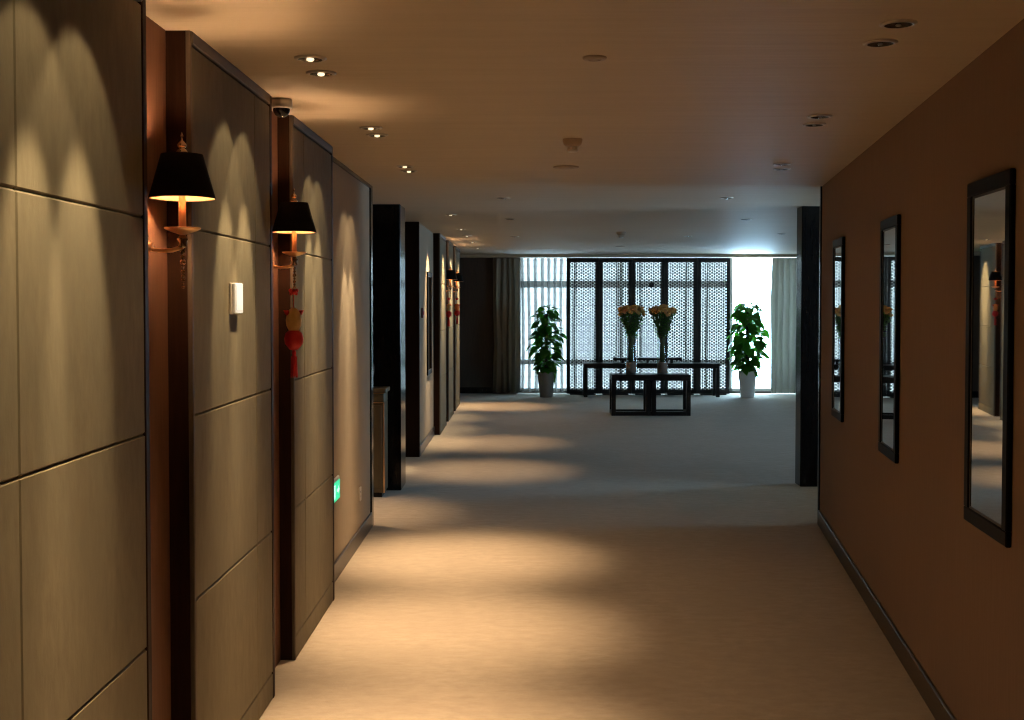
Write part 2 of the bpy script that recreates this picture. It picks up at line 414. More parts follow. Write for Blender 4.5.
lp = [((-.74, 2.50), (-.74, 2.78), 'above the front wall panel'),
      ((-.747, 4.20), (-.755, 4.47), 'nearest the white dome camera'),
      ((-.75, 5.87), (-.75, 6.12), 'beside the third leather panel'),
      ((-.75, 7.53), (-.75, 7.80), 'over the pale wall with the green exit sign')]
for (a, b_, d) in lp:
    for k, p in enumerate((a, b_)):
        lit.append(downlight(p[0], p[1], True, 'lit downlight %s, %s of its pair' % (d, ('nearer', 'farther')[k]), GL))
fl = [((-.72, 11.7), 'past the black column, before the red call box'), ((-.74, 14.0), 'beside the framed mirror on the left wall'),
      ((-.74, 15.4), 'before the first far sconce'), ((-.74, 17.05), 'between the two farthest sconces'), ((-.74, 18.9), 'over the last leather panel')]
for p, d in fl:
    lit.append(downlight(p[0], p[1], True, 'lit downlight in far ceiling %s' % d, GL))
rp = [((1.14, 3.70), (1.165, 3.97), 'level with the largest mirror'), ((1.35, 5.53), (1.385, 5.78), 'level with the middle mirror'), ((1.58, 7.42), (1.64, 7.70), 'near the end of the brown wall')]
for (a, b_, d) in rp:
    for k, p in enumerate((a, b_)):
        downlight(p[0], p[1], False, 'unlit downlight %s, %s of its pair' % (d, ('nearer', 'farther')[k]), GR)
for x, y, d in [(1.65, 9.84, 'just past the brown wall, before the black column'), (2.28, 12.4, 'beyond the black column'), (3.2, 15.0, 'out toward the grey drape'),
                (-.17, 9.84, 'mid-ceiling between detector and lobby'), (-.15, 12.3, 'mid-ceiling over the lobby entrance'), (-.13, 15.6, 'above the way to the left plant'), (2.10, 15.5, 'in front of the lattice screen right side')]:
    downlight(x, y, False, 'small unlit downlight %s' % d, 'single unlit downlights in the far ceiling')
for i, t in enumerate(lit):
    k = 1.0 if t.location.y < 9 else 2.6
    tw = math.radians(25)
    spot('wall_beam', t, (0, 0, -.012), WIDE * k, 62, .28, rot=(0, tw, 0))
    spot('wall_core', t, (0, 0, -.012), CORE * k, 27, .6, rot=(0, math.radians(19), 0))
    if t.location.y > 13: spot('wall_wash', t, (0, 0, -.012), 260, 64, 1.0, rot=(0, math.radians(24), 0))
    if t.location.y > 15 and t.location.y < 18: continue
    spot('floor_beam', t, (0, 0, -.012), FLOORP * (1 if t.location.y < 9 else 1.1 if t.location.y > 18 else .75), 48, 1.0, rot=(0, -math.radians(7), 0))
    if t.location.y < 9: spot('floor_beam', t, (0, 0, -.012), 26, 92, 1.0, rot=(0, -math.radians(18), 0))
cab_fill = downlight(-1.75, 9.3, True, 'x', GL); cab_fill['label'] = 'added unseen downlight over the side lobby before the bronze-edged cabinet'; del cab_fill['group']  # out-of-view lamp added to warm the cabinet front
spot('floor_beam', cab_fill, (0, 0, -.012), 7, 80, 1.0)

# ------------------------------------------------------------------ ceiling fittings
def disc(name, x, y, r, h, label, cat, mat='detector'):
    t = thing(name, label, cat, (x, y, H))
    MB().lathe([(r, 0), (r, -h * .6), (r * .93, -h), (.0005, -h)], 30, cap=False).build('cover_plate', M[mat], t)
    MB().lathe([(r * .6, -h), (r * .6, -h - .0015), (r * .5, -h - .0015), (r * .5, -h)], 30, cap=False).build('grille_ring', M[mat], t)
    return t
disc('ceiling_speaker', .243, 4.20, .042, .008, 'small flat round ceiling cover nearest the viewer', 'ceiling speaker')
disc('ceiling_speaker', .26, 7.58, .082, .008, 'flat round ceiling speaker just behind the hanging detector', 'ceiling speaker')
disc('ceiling_speaker', 1.46, 18.3, .08, .008, 'flat round ceiling speaker above the vases', 'ceiling speaker')
def detector(x, y, s, label):
    t = thing('smoke_detector', label, 'smoke detector', (x, y, H)); t.scale = (s, s, s)
    MB().lathe([(.052, 0), (.052, -.010), (.046, -.028), (.036, -.038), (.0005, -.038)], 28, cap=False).build('base', M['detector'], t)
    c = MB()
    for k in range(8):
        a = k * PI / 4; c.box(.022, .026, -.004, .004, -.056, -.038, Matrix.Rotation(a, 4, 'Z'))
    c.build('sensor_cage', M['grey_ring'], t)
    MB().lathe([(.026, -.056), (.029, -.060), (.024, -.067), (.0005, -.070)], 24, cap=True).build('sensor_cap', M['white_metal'], t)
detector(.25, 6.30, 1.0, 'beige smoke detector hanging from the near corridor ceiling')
detector(1.17, 14.6, 1.1, 'beige smoke detector hanging from the far lobby ceiling')
t = thing('dome_camera', 'white-based dome camera on ceiling between two leather panels', 'security camera', (-1.02, 5.05, H))
MB().lathe([(.042, 0), (.045, -.006), (.045, -.036), (.040, -.040), (.0005, -.040)], 30, cap=False).build('housing', M['white_metal'], t)
MB().lathe([(.036, -.040), (.035, -.052), (.027, -.066), (.014, -.075), (.0005, -.078)], 28, cap=False).build('dome', M['dome_glass'], t)

# ------------------------------------------------------------------ sconces
def make_sconce():
    """origin on the wall at arm height; +X points into the corridor"""
    t = thing('wall_sconce', 'x', 'wall lamp')
    R90 = Matrix.Rotation(PI / 2, 4, 'Y')
    MB().lathe([(.045, 0), (.045, .006), (.034, .014), (.016, .020), (.014, .030), (.0005, .030)], 24, R90, cap=False).build('rosette', M['gold'], t)
    arm = [(.02 + .02 * k / 10 * 5, 0, -.012 * math.sin(PI * k / 10)) for k in range(11)]
    MB().tube([(.015, 0, 0), (.035, 0, -.008), (.06, 0, -.012), (.09, 0, -.010), (.12, 0, .0)], .0065, 10).build('arm', M['gold'], t)
    MB().lathe([(.0005, .034), (.010, .036), (.040, .046), (.052, .052), (.053, .056), (.040, .056), (.012, .052), (.0005, .052)], 28,
               Matrix.Translation((.12, 0, 0)), cap=False).build('drip_pan', M['gold'], t)
    MB().lathe([(.0005, -.004), (.014, .0), (.010, .012), (.017, .022), (.008, .034), (.0005, .034)], 20, Matrix.Translation((.12, 0, 0)), cap=False).build('stem', M['crystal'], t)
    MB().lathe([(.011, .052), (.011, .165), (.007, .168), (.0005, .168)], 18, Matrix.Translation((.12, 0, 0)), cap=False).build('candle_sleeve', M['candle'], t)
    # shade: outer cloth, inner copper lining, open at both ends
    z0, z1, r0, r1 = .142, .270, .096, .060
    MB().lathe([(r0 - .002, z0), (r0, z0), (r1, z1), (r1 - .002, z1), (r0 - .002, z0)], 40, Matrix.Translation((.12, 0, 0)), cap=False).build('lamp_shade', M['black_shade'], t)
    MB().lathe([(r0 - .004, z0 - .0005), (r0 - .0025, z0 - .002), (r0 - .0025, z0 + .001), (r1 - .0035, z1), (r1 - .005, z1), (r0 - .004, z0)], 40, Matrix.Translation((.12, 0, 0)), cap=False).build('shade_lining', M['copper'], t)
    sp = MB()
    for k in range(3):
        a = k * 2 * PI / 3 + .4
        sp.tube([(.12, 0, z1 - .006), (.12 + (r1 - .003) * math.cos(a), (r1 - .003) * math.sin(a), z1 - .006)], .0015, 6)
    sp.tube([(.12, 0, .24), (.12, 0, z1 + .002)], .0025, 8)
    sp.build('shade_spider', M['gold'], t)
    MB().lathe([(.0005, 0.266), (.012, 0.269), (.0165, 0.277), (.012, 0.285), (.007, 0.287), (.0125, 0.293), (.0135, 0.299), (.008, 0.306), (.003, 0.311), (.002, 0.319), (.0045, 0.324), (.002, 0.331), (.0005, 0.335)],
               20, Matrix.Translation((.12, 0, 0)), cap=False).build('finial', M['finial'], t)
    bd = MB(); z = -.008
    for r in (.007, .006, .009, .005, .007, .005, .006, .004, .005):
        bd.ball((.12, 0, z - r), r, 12, 6); z -= 2 * r + .001
    bd.build('bead_drop', M['crystal'], t)
    MB().ball((.12, 0, .212), .020, 16, 10, 1.25).build('bulb', M['sconce_bulb'], t)
    return t
sc0 = make_sconce()
SC = [(3.52, 'black-shaded brass wall sconce nearest the viewer, no red ornament on it'),
      (5.23, 'black-shaded brass wall sconce beneath the dome camera, holding a red and gold ornament'),
      (16.26, 'small distant black-shaded sconce just past the fourth leather panel'),
      (17.86, 'most distant black-shaded sconce, beside the last leather panel')]
SZ = 1.812
for i, (y, lab) in enumerate(SC):
    s = sc0 if i == 0 else copy_tree(sc0)
    s.location = (XB + .006, y, SZ); s['label'] = lab; s['group'] = 'wall sconces in the gaps between panels'
    s.scale = (1.0,) * 3

def make_ornament(headmat):
    t = thing('hanging_ornament', 'x', 'hanging ornament')
    c = MB().tube([(0, 0, 0), (0, 0, -.25)], .0018, 6); c.build('cord', M['red'], t)
    k = MB(); k.ball((0, 0, -.018), .014, 10, 6, .9)
    for s in (-1, 1):
        k.ball((s * .014, 0, -.012), .009, 8, 5); k.ball((s * .012, 0, -.026), .008, 8, 5)
    k.build('knot', M['red'], t)
    h = MB().lathe([(.0005, -.190), (.022, -.186), (.032, -.165), (.034, -.140), (.030, -.115), (.020, -.096), (.010, -.088), (.0005, -.086)], 20, cap=False)
    hd = h.build('figure_head', headmat, t)
    for s in (-1, 1):
        MB().lathe([(.012, 0), (.010, .010), (.0005, .024)], 12, Matrix.Translation((s * .025, 0, -.112)) @ Matrix.Rotation(s * 1.0, 4, 'Y')).build('ear', M['red'], hd)
    b_ = MB().lathe([(.0005, -.275), (.018, -.270), (.038, -.245), (.042, -.222), (.036, -.198), (.022, -.186), (.0005, -.184)], 22, cap=False)
    b_.build('figure_body', M['red'], t)
    ts = MB().lathe([(.006, -.272), (.010, -.285), (.008, -.292), (.013, -.320), (.015, -.370), (.014, -.385), (.0005, -.385)], 14, cap=False)
    for j in range(12):
        a = j * PI / 6; ts.tube([(.012 * math.cos(a), .012 * math.sin(a), -.30), (.0145 * math.cos(a), .0145 * math.sin(a), -.392)], .0018, 5)
    ts.build('tassel', M['red'], t)
    return t
g = 'red ornaments hung from the sconces'
o1 = make_ornament(M['gold_silk']); o1.location = (XB + .122, 5.23, SZ - .100); o1.rotation_euler = (0, 0, .5)
tag(o1, 'red and gold tasselled ornament hanging from sconce beneath the dome camera', 'hanging ornament', g)
o2 = copy_tree(o1); o2.location = (XB + .10, 16.26, SZ - .100); o2['label'] = 'small red and gold ornament under the first of the two distant sconces'
o3 = make_ornament(M['orange_silk']); o3.location = (XB + .125, 17.86, SZ - .100); tag(o3, 'small orange and red ornament under the most distant sconce', 'hanging ornament', g)
o3.rotation_euler = (0, 0, -.2)

# ------------------------------------------------------------------ small wall fittings on the left
t = thing('wall_switch', 'small bright white box fixed on the second leather panel', 'wall switch', (-1.046, 4.30, 1.662))
MB().bevbox(0, .010, -.060, .060, -.056, .056, .002).build('back_plate', M['plate'], t)
MB().bevbox(.010, .022, -.058, .058, -.054, .056, .003).build('cover', M['white_plastic'], t)
MB().bevbox(.022, .0232, -.046, .046, -.042, .044, .0005).build('button', M['white_plastic'], t)

t = thing('exit_sign', 'small glowing green exit sign low on the pale wall', 'exit sign', (XB, 7.07, .53))
MB().bevbox(0, .014, -.13, .13, -.06, .075, .003).build('housing', M['white_plastic'], t)
MB().box(.014, .016, -.124, .124, -.056, .056).build('green_panel', M['exit_green'], t)
s = MB()   # running figure, door and arrow
def slab(pts): # polygon in (y,z), thin
    n = len(pts); vs = [(.016, a, b) for a, b in pts] + [(.0172, a, b) for a, b in pts]
    s.add(vs, [tuple(range(n))[::-1], tuple(range(n, 2 * n))] + [(i, (i + 1) % n, n + (i + 1) % n, n + i) for i in range(n)])
slab([(-.10, -.04), (-.092, -.04), (-.092, .04), (-.10, .04)]); slab([(-.10, .034), (-.05, .034), (-.05, .042), (-.10, .042)]); slab([(-.055, -.04), (-.047, -.04), (-.047, .04), (-.055, .04)])
slab([(-.075 + .009 * math.cos(k * PI / 5), .020 + .009 * math.sin(k * PI / 5)) for k in range(10)])
slab([(-.085, -.012), (-.07, .010), (-.062, .008), (-.072, -.016)])
slab([(-.085, -.038), (-.080, -.040), (-.070, -.016), (-.078, -.012)]); slab([(-.075, -.014), (-.060, -.020), (-.062, -.026), (-.078, -.018)])
slab([(.01, -.008), (.07, -.008), (.07, .008), (.01, .008)]); slab([(.065, -.024), (.105, 0), (.065, .024)])
s.build('pictogram', M['exit_white'], t)

t = thing('power_socket', 'small beige socket plate low on pale wall above baseboard', 'socket', (XB, 8.17, .335))
MB().bevbox(0, .008, -.043, .043, -.048, .048, .002).build('plate', M['plate'], t)
sl = MB()
for a, b_ in ((-.010, .016), (.010, .016), (0, -.014)): sl.box(.008, .0087, a - .002, a + .002, b_ - .007, b_ + .007)
sl.build('slots', M['base_dark'], t)

t = thing('call_box', 'small dark red alarm call box on the far pale wall', 'fire alarm box', (XB, 13.15, 1.53))
MB().bevbox(0, .022, -.048, .048, -.055, .055, .004).build('housing', M['red_box'], t)
MB().lathe([(.022, 0), (.022, .006), (.0005, .007)], 18, Matrix.Translation((.022, 0, 0)) @ Matrix.Rotation(PI / 2, 4, 'Y'), cap=False).build('button', M['red'], t)

# ------------------------------------------------------------------ mirrors
def mirror(label, w_, h_, group):
    """origin at the centre of its back; faces -X"""
    t = thing('framed_mirror', label, 'mirror', group=group)
    fw, d = .050, .019
    f = MB(); W, Hh = w_ / 2, h_ / 2
    for a in ((-W, W, Hh - fw, Hh), (-W, W, -Hh, -Hh + fw)): f.bevbox(-d, 0, a[0], a[1], a[2], a[3], .004)
    for a in ((-W, -W + fw), (W - fw, W)): f.bevbox(-d, 0, a[0], a[1], -Hh + fw - .002, Hh - fw + .002, .004)
    f.build('frame', M['frame_black'], t)
    i = MB()
    for a in ((-W + fw, W - fw, Hh - fw - .008, Hh - fw), (-W + fw, W - fw, -Hh + fw, -Hh + fw + .008)): i.box(-d + .006, -.004, *a)
    for a in ((-W + fw, -W + fw + .008), (W - fw - .008, W - fw)): i.box(-d + .006, -.004, a[0], a[1], -Hh + fw, Hh - fw)
    i.build('inner_bead', M['trim_metal'], t)
    MB().box(-.012, -.006, -W + fw, W - fw, -Hh + fw, Hh - fw).build('mirror_glass', M['mirror'], t)
    return t
gm = 'tall black-framed mirrors on the brown wall'
m0 = mirror('largest black-framed mirror, nearest along the brown wall', .49, 1.17, gm)
for i, (y, lab) in enumerate([(3.945, None), (5.88, 'middle black-framed mirror of the brown wall'), (7.82, 'smallest-looking black-framed mirror, beside the end of the brown wall')]):
    m = m0 if i == 0 else copy_tree(m0)
    if lab: m['label'] = lab
    m.location = (rx(y) - (.008 if i == 0 else .001), y, 1.475); m.rotation_euler = (0, 0, RA + (.034 if i == 0 else 0))
mf = mirror('narrow-looking dark-framed mirror on the far pale wall', .60, 1.2, 'framed mirror on the pale wall')
mf.location = (XB, 14.12, 1.40); mf.rotation_euler = (0, 0, PI); del mf['group']

# ------------------------------------------------------------------ cabinet and vase in the left lobby
t = thing('console_cabinet', 'dark bronze-edged wooden cabinet before the black column', 'cabinet', (-1.665, 10.22, 0))
MB().bevbox(-.48, .48, -.15, .14, .04, .80, .004).build('body', M['cabinet'], t)
MB().bevbox(-.50, .50, -.17, .14, .885, .92, .004).build('top', M['cabinet'], t)
MB().bevbox(-.48, .48, -.15, .14, .80, .885, .003).build('drawer_band', M['cabinet'], t)
e = MB()
for z in (.80, .88): e.box(-.485, .485, -.156, -.148, z, z + .006)
for x in (-.485, .475): e.box(x, x + .010, -.156, -.148, .04, .80)
e.build('brass_edging', M['gold'], t)
for sx in (-1, 1):
    MB().bevbox(min(sx * .01, sx * .46), max(sx * .01, sx * .46), -.158, -.150, .08, .78, .003).build('door', M['cabinet'], t)
MB().bevbox(-.46, .46, -.13, .12, 0, .04, .002).build('plinth', M['black_lacquer'], t)
t = thing('vase', 'round dark ceramic vase standing on the console cabinet', 'vase', (-1.355, 10.2, .92)); t.scale = (.8, .8, .83)
MB().lathe([(.0005, 0), (.045, 0), (.05, .01), (.075, .08), (.098, .16), (.100, .21), (.085, .265), (.05, .30), (.035, .315), (.038, .335), (.034, .335), (.030, .315), (.0005, .30)], 30, cap=False).build('body', M['vase_dark'], t)
MB().lathe([(.036, .332), (.041, .335), (.041, .341), (.034, .341), (.034, .332)], 30, cap=False).build('rim', M['vase_dark'], t)

# ------------------------------------------------------------------ lattice screen
SY = 21.35
SX0, SX1, SH = .745, 3.645, 2.432
pw = (SX1 - SX0) / 5
scn = thing('lattice_screen', 'large black five-panel lattice screen in front of the window', 'screen', ((SX0 + SX1) / 2, SY, 0))
def lattice_mesh():
    b_ = MB(); px, pz = .0405, .0530; r = .0045; W, z0, z1 = pw - .12, .075, SH - .06
    nx = int(W / px) + 2
    x0 = -W / 2
    def P(i, j): return (x0 + i * px, z0 + (j + (.5 if i % 2 else 0)) * pz)
    def ok(p): return -W / 2 - .001 <= p[0] <= W / 2 + .001 and z0 - .03 <= p[1] <= z1 + .03
    nz = int((z1 - z0) / pz) + 1
    d = .007
    def bar(a, c):
        ax, az = a; cx, cz = c; L_ = math.hypot(cx - ax, cz - az); nx_, nz_ = -(cz - az) / L_ * r / 1.6, (cx - ax) / L_ * r / 1.6
        vs = []
        for y in (-d, d):
            vs += [(ax + nx_, y, az + nz_), (cx + nx_, y, cz + nz_), (cx - nx_, y, cz - nz_), (ax - nx_, y, az - nz_)]
        b_.add(vs, [(0, 1, 2, 3), (7, 6, 5, 4), (0, 4, 5, 1), (2, 6, 7, 3)])
    for i in range(nx):
        for j in range(nz + 1):
            p = P(i, j)
            if not ok(p): continue
            n = 6; R_ = .0190
            vs = [(p[0] + R_ * math.cos(k * PI / 3), y, p[1] + R_ * math.sin(k * PI / 3)) for y in (-d - .001, d + .001) for k in range(n)]
            b_.add(vs, [tuple(range(n)), tuple(range(2 * n - 1, n - 1, -1))] + [(k, (k + 1) % n, n + (k + 1) % n, n + k) for k in range(n)])
            nb = [P(i, j + 1)]
            nb += [P(i + 1, j), P(i + 1, j - 1)] if i % 2 == 0 else [P(i + 1, j), P(i + 1, j + 1)]
            for q_ in nb:
                if ok(q_): bar(p, q_)
    return b_
lat = lattice_mesh().mesh('lattice', M['screen_black'])
for k in range(5):
    cx = -2.5 * pw + (k + .5) * pw
    f = MB()
    for a in (-pw / 2 + .001, pw / 2 - .063): f.bevbox(a, a + .062, -.022, .022, .02, SH, .003)
    f.bevbox(-pw / 2 + .05, pw / 2 - .05, -.022, .022, SH - .078, SH, .003)
    f.bevbox(-pw / 2 + .05, pw / 2 - .05, -.022, .022, .02, .085, .003)
    fo = f.build('panel_frame', M['screen_black'], scn); fo.location = (cx, 0, 0)
    lo = bpy.data.objects.new('lattice', lat); COL.objects.link(lo); lo.parent = fo
    ft = MB().bevbox(-pw / 2 + .06, pw / 2 - .06, -.05, .05, 0, .02, .003); ft.build('foot', M['screen_black'], fo)
md = MB().lathe([(.0005, -.02), (.03, -.02), (.045, -.016), (.045, .016), (.03, .02), (.0005, .02)], 24, Matrix.Rotation(PI / 2, 4, 'X'), cap=False)
mo = md.build('medallion', M['screen_black'], scn); mo.location = (.06, -.01, 1.955)

# ------------------------------------------------------------------ tables
def loop_table(name, label, cat, x0, x1, y0, y1, h, tt, leg, rail, mids, group=None):
    t = thing(name, label, cat, ((x0 + x1) / 2, (y0 + y1) / 2, 0), group=group); W, D = (x1 - x0) / 2, (y1 - y0) / 2
    MB().bevbox(-W, W, -D, D, h - tt, h, .006).build('tabletop', M['table_black'], t)
    xs = [-W, W - leg] + mids
    for x in xs:
        for y in (-D, D - leg):
            MB().bevbox(x, x + leg, y, y + leg, 0, h - tt, .003).build('leg', M['table_black'], t)
    if rail:
        for y in (-D, D - leg):
            MB().bevbox(-W + leg, W - leg, y + .004, y + leg - .004, .0, rail, .003).build('floor_rail', M['table_black'], t)
        for x in (-W, W - leg):
            MB().bevbox(x + .004, x + leg - .004, -D + leg, D - leg, .0, rail, .003).build('floor_rail', M['table_black'], t)
    return t
TX0, TX1, TY = 1.262, 2.408, 17.38
loop_table('coffee_table', 'low black open-frame table carrying the two flower vases', 'table', TX0, TX1, TY, TY + .42, .595, .085, .062, .060, [-.074, .012])
loop_table('console_table', 'long low black table in front of the lattice screen', 'table', 1.03, 3.38, 20.78, 21.2, .585, .085, .062, 0, [])
t = thing('display_stand', 'thin black stand with rounded ends on the long black table', 'stand', (2.15, 21.05, .585))
b_ = MB(); Wd = .60
b_.bevbox(-Wd + .03, Wd - .03, -.10, .10, .050, .085, .008)
for sx in (-1, 1): b_.lathe([(.0005, -.10), (.026, -.10), (.030, -.095), (.030, .095), (.026, .10), (.0005, .10)], 18, Matrix.Translation((sx * (Wd - .03), 0, .066)) @ Matrix.Rotation(PI / 2, 4, 'X'), cap=False)
b_.build('stand_top', M['table_black'], t)
for x in (-.45, -.02, .41): MB().bevbox(x, x + .04, -.07, .07, 0, .052, .003).build('foot', M['table_black'], t)

# ------------------------------------------------------------------ vases with roses
def rose_mesh(mat):
    b_ = MB()
    b_.lathe([(.0005, -.022), (.012, -.020), (.020, -.008), (.022, .008), (.016, .016), (.0005, .018)], 10, cap=False)
    for ring, (n, R_, tilt, z) in enumerate([(5, .030, .55, .000), (5, .022, .30, .006), (3, .012, .12, .010)]):
        for k in range(n):
            a = 2 * PI * k / n + ring * .5
            mt = Matrix.Rotation(a, 4, 'Z') @ Matrix.Translation((R_ * .55, 0, z)) @ Matrix.Rotation(tilt, 4, 'Y')
            w_ = R_ * .75
            vs = [(-.004, 0, -.020), (.004, -w_ * .6, -.004), (.006, 0, -.006), (.004, w_ * .6, -.004), (.002, -w_ * .55, .014), (.010, 0, .020), (.002, w_ * .55, .014)]
            vs2 = [(x - .003, y, z_) for x, y, z_ in vs]
            b_.add(vs + vs2, [(0, 1, 2), (0, 2, 3), (1, 4, 5, 2), (2, 5, 6, 3), (7, 9, 8), (7, 10, 9), (8, 9, 12, 11), (9, 10, 13, 12), (4, 11, 12, 5), (5, 12, 13, 6), (1, 8, 11, 4), (3, 6, 13, 10)], True, mt)
    return b_.mesh('flower', mat)
roses = [rose_mesh(M['petal']), rose_mesh(M['petal2'])]
VASE_TOP = .63
def vase_profile():
    outer = [(.078, 0), (.082, .01), (.080, .18), (.074, .28), (.069, .38), (.070, .46), (.077, .55), (.090, VASE_TOP)]
    inner = [(r - .004, z) for r, z in reversed(outer[1:])]
    return [(.0005, 0)] + outer + [(.088, VASE_TOP + .002)] + inner + [(.0005, .012)]
def vase_set(x, y, z, seed, la, lb):
    rnd = random.Random(seed)
    v = thing('glass_vase', la, 'vase', (x, y, z), group='tall vases on the low table')
    MB().lathe(vase_profile(), 40, cap=False).build('vase_body', M['vase_glass'], v)
    MB().lathe([(.0005, .013), (.075, .013), (.0755, .17), (.0005, .175)], 30, cap=False).build('sand_filling', M['sand'], v)
    bq = thing('flower_bouquet', lb, 'flowers', (x, y, z + .178), group='rose bouquets in the vases')
    n = 84; fol = MB()
    for k in range(n):
        rr = .193 * math.sqrt((k + .5) / n); a = k * 2.39996
        hx, hy = rr * math.cos(a), rr * math.sin(a)
        hz = .745 + .045 * (1 - (rr / .190) ** 2) + rnd.uniform(-.065, .03)
        neck = Vector((hx * .16, hy * .16, .28)); base = Vector((hx * .22, hy * .22, .002)); mid = Vector((hx * .36, hy * .36, .45))
        head = Vector((hx, hy, hz))
        fo = bpy.data.objects.new('flower', roses[k % 3 == 0]); COL.objects.link(fo); fo.parent = bq; fo.location = head
        lean = Vector((hx * 1.3, hy * 1.3, 1)).normalized(); fo.rotation_euler = lean.to_track_quat('Z', 'Y').to_euler()
        sc_ = rnd.uniform(.85, 1.1); fo.scale = (sc_,) * 3
        inv = (Matrix.Translation(head) @ fo.rotation_euler.to_matrix().to_4x4() @ Matrix.Scale(sc_, 4)).inverted()
        pts = [base, neck, mid, Vector((hx * .75, hy * .75, .62)), head - lean * .018]
        st = MB().tube([inv @ p for p in pts], .0042, 5); st.build('stem', M['stem'], fo)
        for q_ in range(9):
            tt = rnd.uniform(.50, .95); m_ = .32 + max(0, tt - .5) * 1.3; p = Vector((hx * m_, hy * m_, tt * hz * .99))
            aa = rnd.uniform(0, 2 * PI); ln = rnd.uniform(.04, .07)
            mt = Matrix.Translation(p) @ Matrix.Rotation(aa, 4, 'Z') @ Matrix.Rotation(rnd.uniform(-.9, .5), 4, 'Y')
            fol.add([(0, 0, 0), (ln * .4, -ln * .28, .003), (ln, 0, -.004), (ln * .4, ln * .28, .003), (0, 0, .0015), (ln * .4, 0, .006)], [(0, 1, 5), (1, 2, 5), (2, 3, 5), (3, 0, 5), (0, 3, 2, 1)], False, mt)
    fol.build('foliage', M['leaf'], bq)
vase_set(1.562, 17.58, .595, 1, 'tall flared glass vase at the dark-curtain end of the low table', 'bunch of orange roses in the vase nearer the dark curtains')
vase_set(2.018, 17.58, .595, 2, 'tall flared glass vase at the daylight end of the low table', 'bunch of orange roses in the vase nearer the bright window')

# ------------------------------------------------------------------ potted plants on moss poles
def leaf_shape(b_, mt, L_, W_):
    us = [0, .12, .3, .5, .72, .9, 1.0]; ws = [.25, .85, 1.0, .88, .58, .22, .0]
    vs = []; n = len(us)
    for side in (0, -.0012):
        for u, w_ in zip(us, ws):
            dz = -.35 * L_ * u * u + side
            vs += [(u * L_, -w_ * W_ / 2, dz + .10 * W_ * w_), (u * L_, 0, dz), (u * L_, w_ * W_ / 2, dz + .10 * W_ * w_)]
    fs = []
    for i in range(n - 1):
        a = 3 * i; fs += [(a, a + 1, a + 4, a + 3), (a + 1, a + 2, a + 5, a + 4)]
        c = 3 * n + a; fs += [(c + 3, c + 4, c + 1, c), (c + 4, c + 5, c + 2, c + 1)]
    b_.add(vs, fs, True, mt)
def plant(x, y, s, potmat, seed, label, n=140, big=1.0):
    rnd = random.Random(seed)
    t = thing('potted_plant', label, 'plant', (x, y, 0), group=None)
    MB().lathe([(.0005, 0), (.108, 0), (.112, .01), (.135, .25), (.150, .42), (.152, .435), (.140, .435), (.136, .40), (.0005, .395)], 36, cap=False).build('pot', potmat, t)
    MB().lathe([(.136, .395), (.09, .405), (.0005, .41)], 24, cap=False).build('soil', M['soil'], t)
    MB().tube([(0, 0, .40), (.004, 0, .9), (0, 0, 1.45)], .032, 12).build('moss_pole', M['moss'], t)
    f = MB(); st = MB()
    for k in range(n):
        u = k / n; z = .44 + u * 1.12; a = k * 2.39996 + rnd.uniform(-.4, .4)
        R_ = (.21 * math.sin(PI * min(1, (1 - u) * .78 + .22)) ** .7 + .03) * rnd.uniform(.55, 1.1) * (1.12 if u < .6 else .8)
        L_ = rnd.uniform(.16, .235) * (1 - .30 * u) * big; W_ = L_ * rnd.uniform(.74, .92)
        st.tube([(.02 * math.cos(a), .02 * math.sin(a), z - .04), (R_ * .6 * math.cos(a), R_ * .6 * math.sin(a), z + .03), (R_ * math.cos(a), R_ * math.sin(a), z)], .0035, 5)
        mt = Matrix.Translation((R_ * .85 * math.cos(a), R_ * .85 * math.sin(a), z)) @ Matrix.Rotation(a + rnd.uniform(-.5, .5), 4, 'Z') @ Matrix.Rotation(rnd.uniform(-.25, .85), 4, 'Y') @ Matrix.Rotation(rnd.uniform(-.5, .5), 4, 'X')
        leaf_shape(f, mt, L_, W_)
    for k in range(4):
        a = k * 1.7; mt = Matrix.Translation((0, 0, 1.56)) @ Matrix.Rotation(a, 4, 'Z') @ Matrix.Rotation(-.7 + .2 * k, 4, 'Y'); leaf_shape(f, mt, .13, .08)
    f.build('foliage', M['leaf'], t); st.build('stems', M['stem'], t)
    t.scale = (s, s, s)
plant(.375, 20.8, 1.0, M['pot_grey'], 5, 'tall leafy plant in grey pot before the sheer curtain')
plant(3.86, 20.8, 1.05, M['pot_white'], 9, 'tall leafy plant in white pot before the bright bare window', 175, 1.12)

